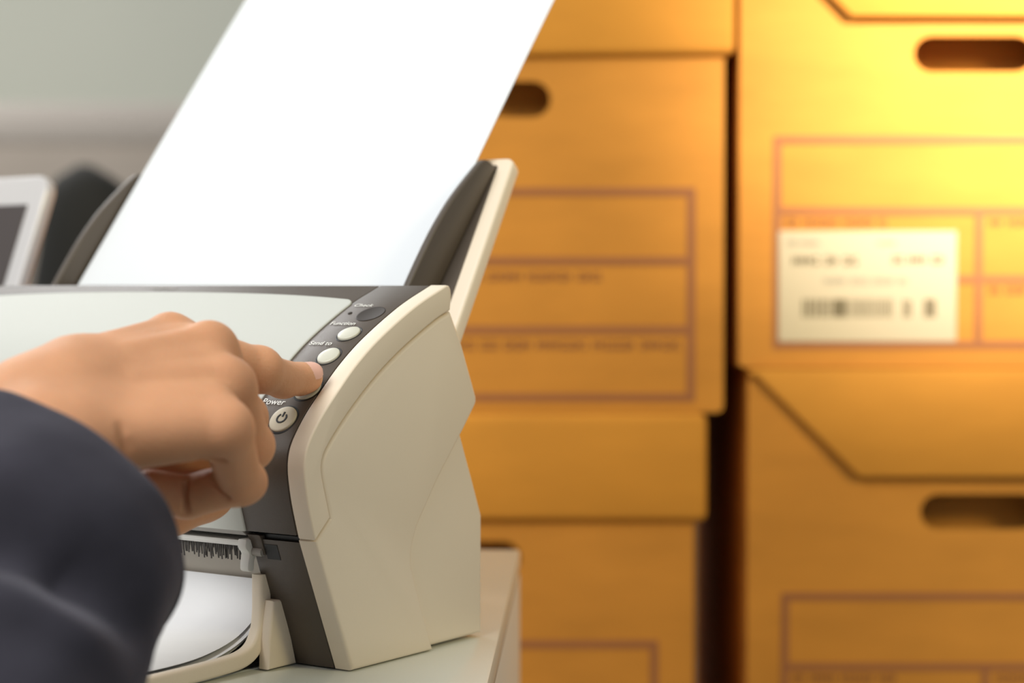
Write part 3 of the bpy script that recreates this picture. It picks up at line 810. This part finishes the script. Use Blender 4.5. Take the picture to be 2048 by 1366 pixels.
# index fingernail
a_ = J['i4'][0] - J['i3'][0]; a_ /= np.linalg.norm(a_)
dn = np.array([.22, -.58, .80]); dn -= a_ * (dn @ a_); dn /= np.linalg.norm(dn); sd = np.cross(a_, dn)
v = []; f = []
nu, nt = 13, 12
for lay in (0.28, -.25):
    for i in range(nt):
        t = i / (nt - 1); x_ = -7.0 + 10.4 * t
        wid = 62 * math.sqrt(max(0, 1 - ((t - .42) / .60) ** 4)) if t > .42 else 62 * (1 - .25 * ((.42 - t) / .42) ** 3)
        for j in range(nu):
            fi = R(wid * (2 * j / (nu - 1) - 1))
            rr = 5.6 + lay - .9 * max(0, (x_ - 1.2) / 3.0) ** 2
            c = J['i4'][0] + a_ * x_ + dn * .15
            v.append((c + (dn * math.cos(fi) + sd * math.sin(fi)) * rr) / 1000 - o0)
for i in range(nt - 1):
    for j in range(nu - 1): f.append((i * nu + j, i * nu + j + 1, (i + 1) * nu + j + 1, (i + 1) * nu + j))
q = nu * nt
f += [tuple(q + k for k in g[::-1]) for g in f]
ed = [j for j in range(nu)] + [i * nu + nu - 1 for i in range(1, nt)] + [(nt - 1) * nu + j for j in range(nu - 2, -1, -1)] + [i * nu for i in range(nt - 2, 0, -1)]
for a, b in zip(ed, ed[1:] + ed[:1]): f.append((a, b, b + q, a + q))
raw('fingernail', v, f, M['nail'], person, 60)

# sleeve: a loose cuff around the wrist, running down and back towards the body
def npv(*p): return at(*p)
C0 = npv(125, 997, .628)
maj = npv(125 + 214, 997 + 218, .628) - C0                     # half of the long axis of the cuff opening
mdir = maj / np.linalg.norm(maj)
look = C0 - np.array([0, 0, 900.]); look /= np.linalg.norm(look)
side_ = np.cross(look, mdir); side_ /= np.linalg.norm(side_)
if side_[0] < 0: side_ = -side_                                # points up-right in the photo
mn = side_ * .30 * np.linalg.norm(maj) * 1.0 - look * .86 * np.linalg.norm(maj) * .95    # near half of the rim bulges up-right and towards the eye
ctr = [C0, npv(80, 1075, .605), npv(25, 1190, .585), npv(-25, 1330, .568), npv(-60, 1500, .552), npv(-90, 1750, .54), npv(-110, 2000, .53)]
cs_ = [np.array(p) for p in crom(ctr, 8)]
ns = len(cs_); nr = 120
v = []
rn = np.random.RandomState(4)
rad = np.linalg.norm(maj)
A0, B0_ = maj, mn
for i, c in enumerate(cs_):
    t = cs_[min(i + 1, ns - 1)] - cs_[max(i - 1, 0)]; t /= np.linalg.norm(t)
    a = mdir - t * (mdir @ t) * min(1, i / 10.0); a /= np.linalg.norm(a)
    b = np.cross(t, a); b /= np.linalg.norm(b)
    if b @ mn < 0: b = -b
    w = min(1.0, i / 9.0)
    r_ = rad * (1 - .05 * math.sin(math.pi * min(1, i / 12))) * (1 - .03 * w)
    aa = maj * (1 - w) + a * r_ * w; bb = mn * (1 - w) + b * r_ * w
    for j in range(nr):
        th2 = 2 * math.pi * j / nr
        e = aa * math.cos(th2) + bb * math.sin(th2)
        s = 1.0
        # folds running around the sleeve
        ph_ = i / 8.0
        wf = min(1, max(0, (th2 - .5) / .9)) * min(1, max(0, (4.4 - th2) / .8))
        s -= .34 * math.exp(-((ph_ - 2.35 - .12 * math.cos(th2 - .6)) / .36) ** 2) * wf
        s -= .05 * min(1, max(0, (ph_ - 1.2)))
        s += .055 * math.exp(-((ph_ - .75 - .2 * math.cos(th2)) / .25) ** 2) * (.5 + .5 * math.sin(th2 + .4))
        s -= .05 * math.exp(-((ph_ - .42 - .16 * math.cos(th2 - .3)) / .13) ** 2) * (.5 + .5 * math.sin(th2))
        s -= .05 * math.exp(-((ph_ - 3.6 - .3 * math.cos(th2 + .5)) / .25) ** 2) * (.5 + .5 * math.sin(th2 + .8))
        s += .012 * math.sin(5 * th2 + 2.2 * ph_) + .008 * math.sin(9 * th2 - 3.0 * ph_)
        v.append(c + e * s)
v = np.array(v)
f = []
for i in range(ns - 1):
    for j in range(nr): f.append((i * nr + j, i * nr + (j + 1) % nr, (i + 1) * nr + (j + 1) % nr, (i + 1) * nr + j))
n0 = len(v)
inner = []
for i in range(ns):
    c = cs_[i]
    for j in range(nr):
        p = v[i * nr + j]; d = c - p; inner.append(p + d / np.linalg.norm(d) * 2.6)
v = np.concatenate([v, np.array(inner)])
f += [tuple(n0 + k for k in g[::-1]) for g in f]
for j in range(nr):
    f.append((j, (j + 1) % nr, n0 + (j + 1) % nr, n0 + j)); k = (ns - 1) * nr
    f.append((k + j, n0 + k + j, n0 + k + (j + 1) % nr, k + (j + 1) % nr))
sl_ = raw('sleeve', (v / 1000 - o0), f, M['cloth'], person, 70)
md = sl_.modifiers.new('smooth', 'SUBSURF'); md.levels = 1; md.render_levels = 1
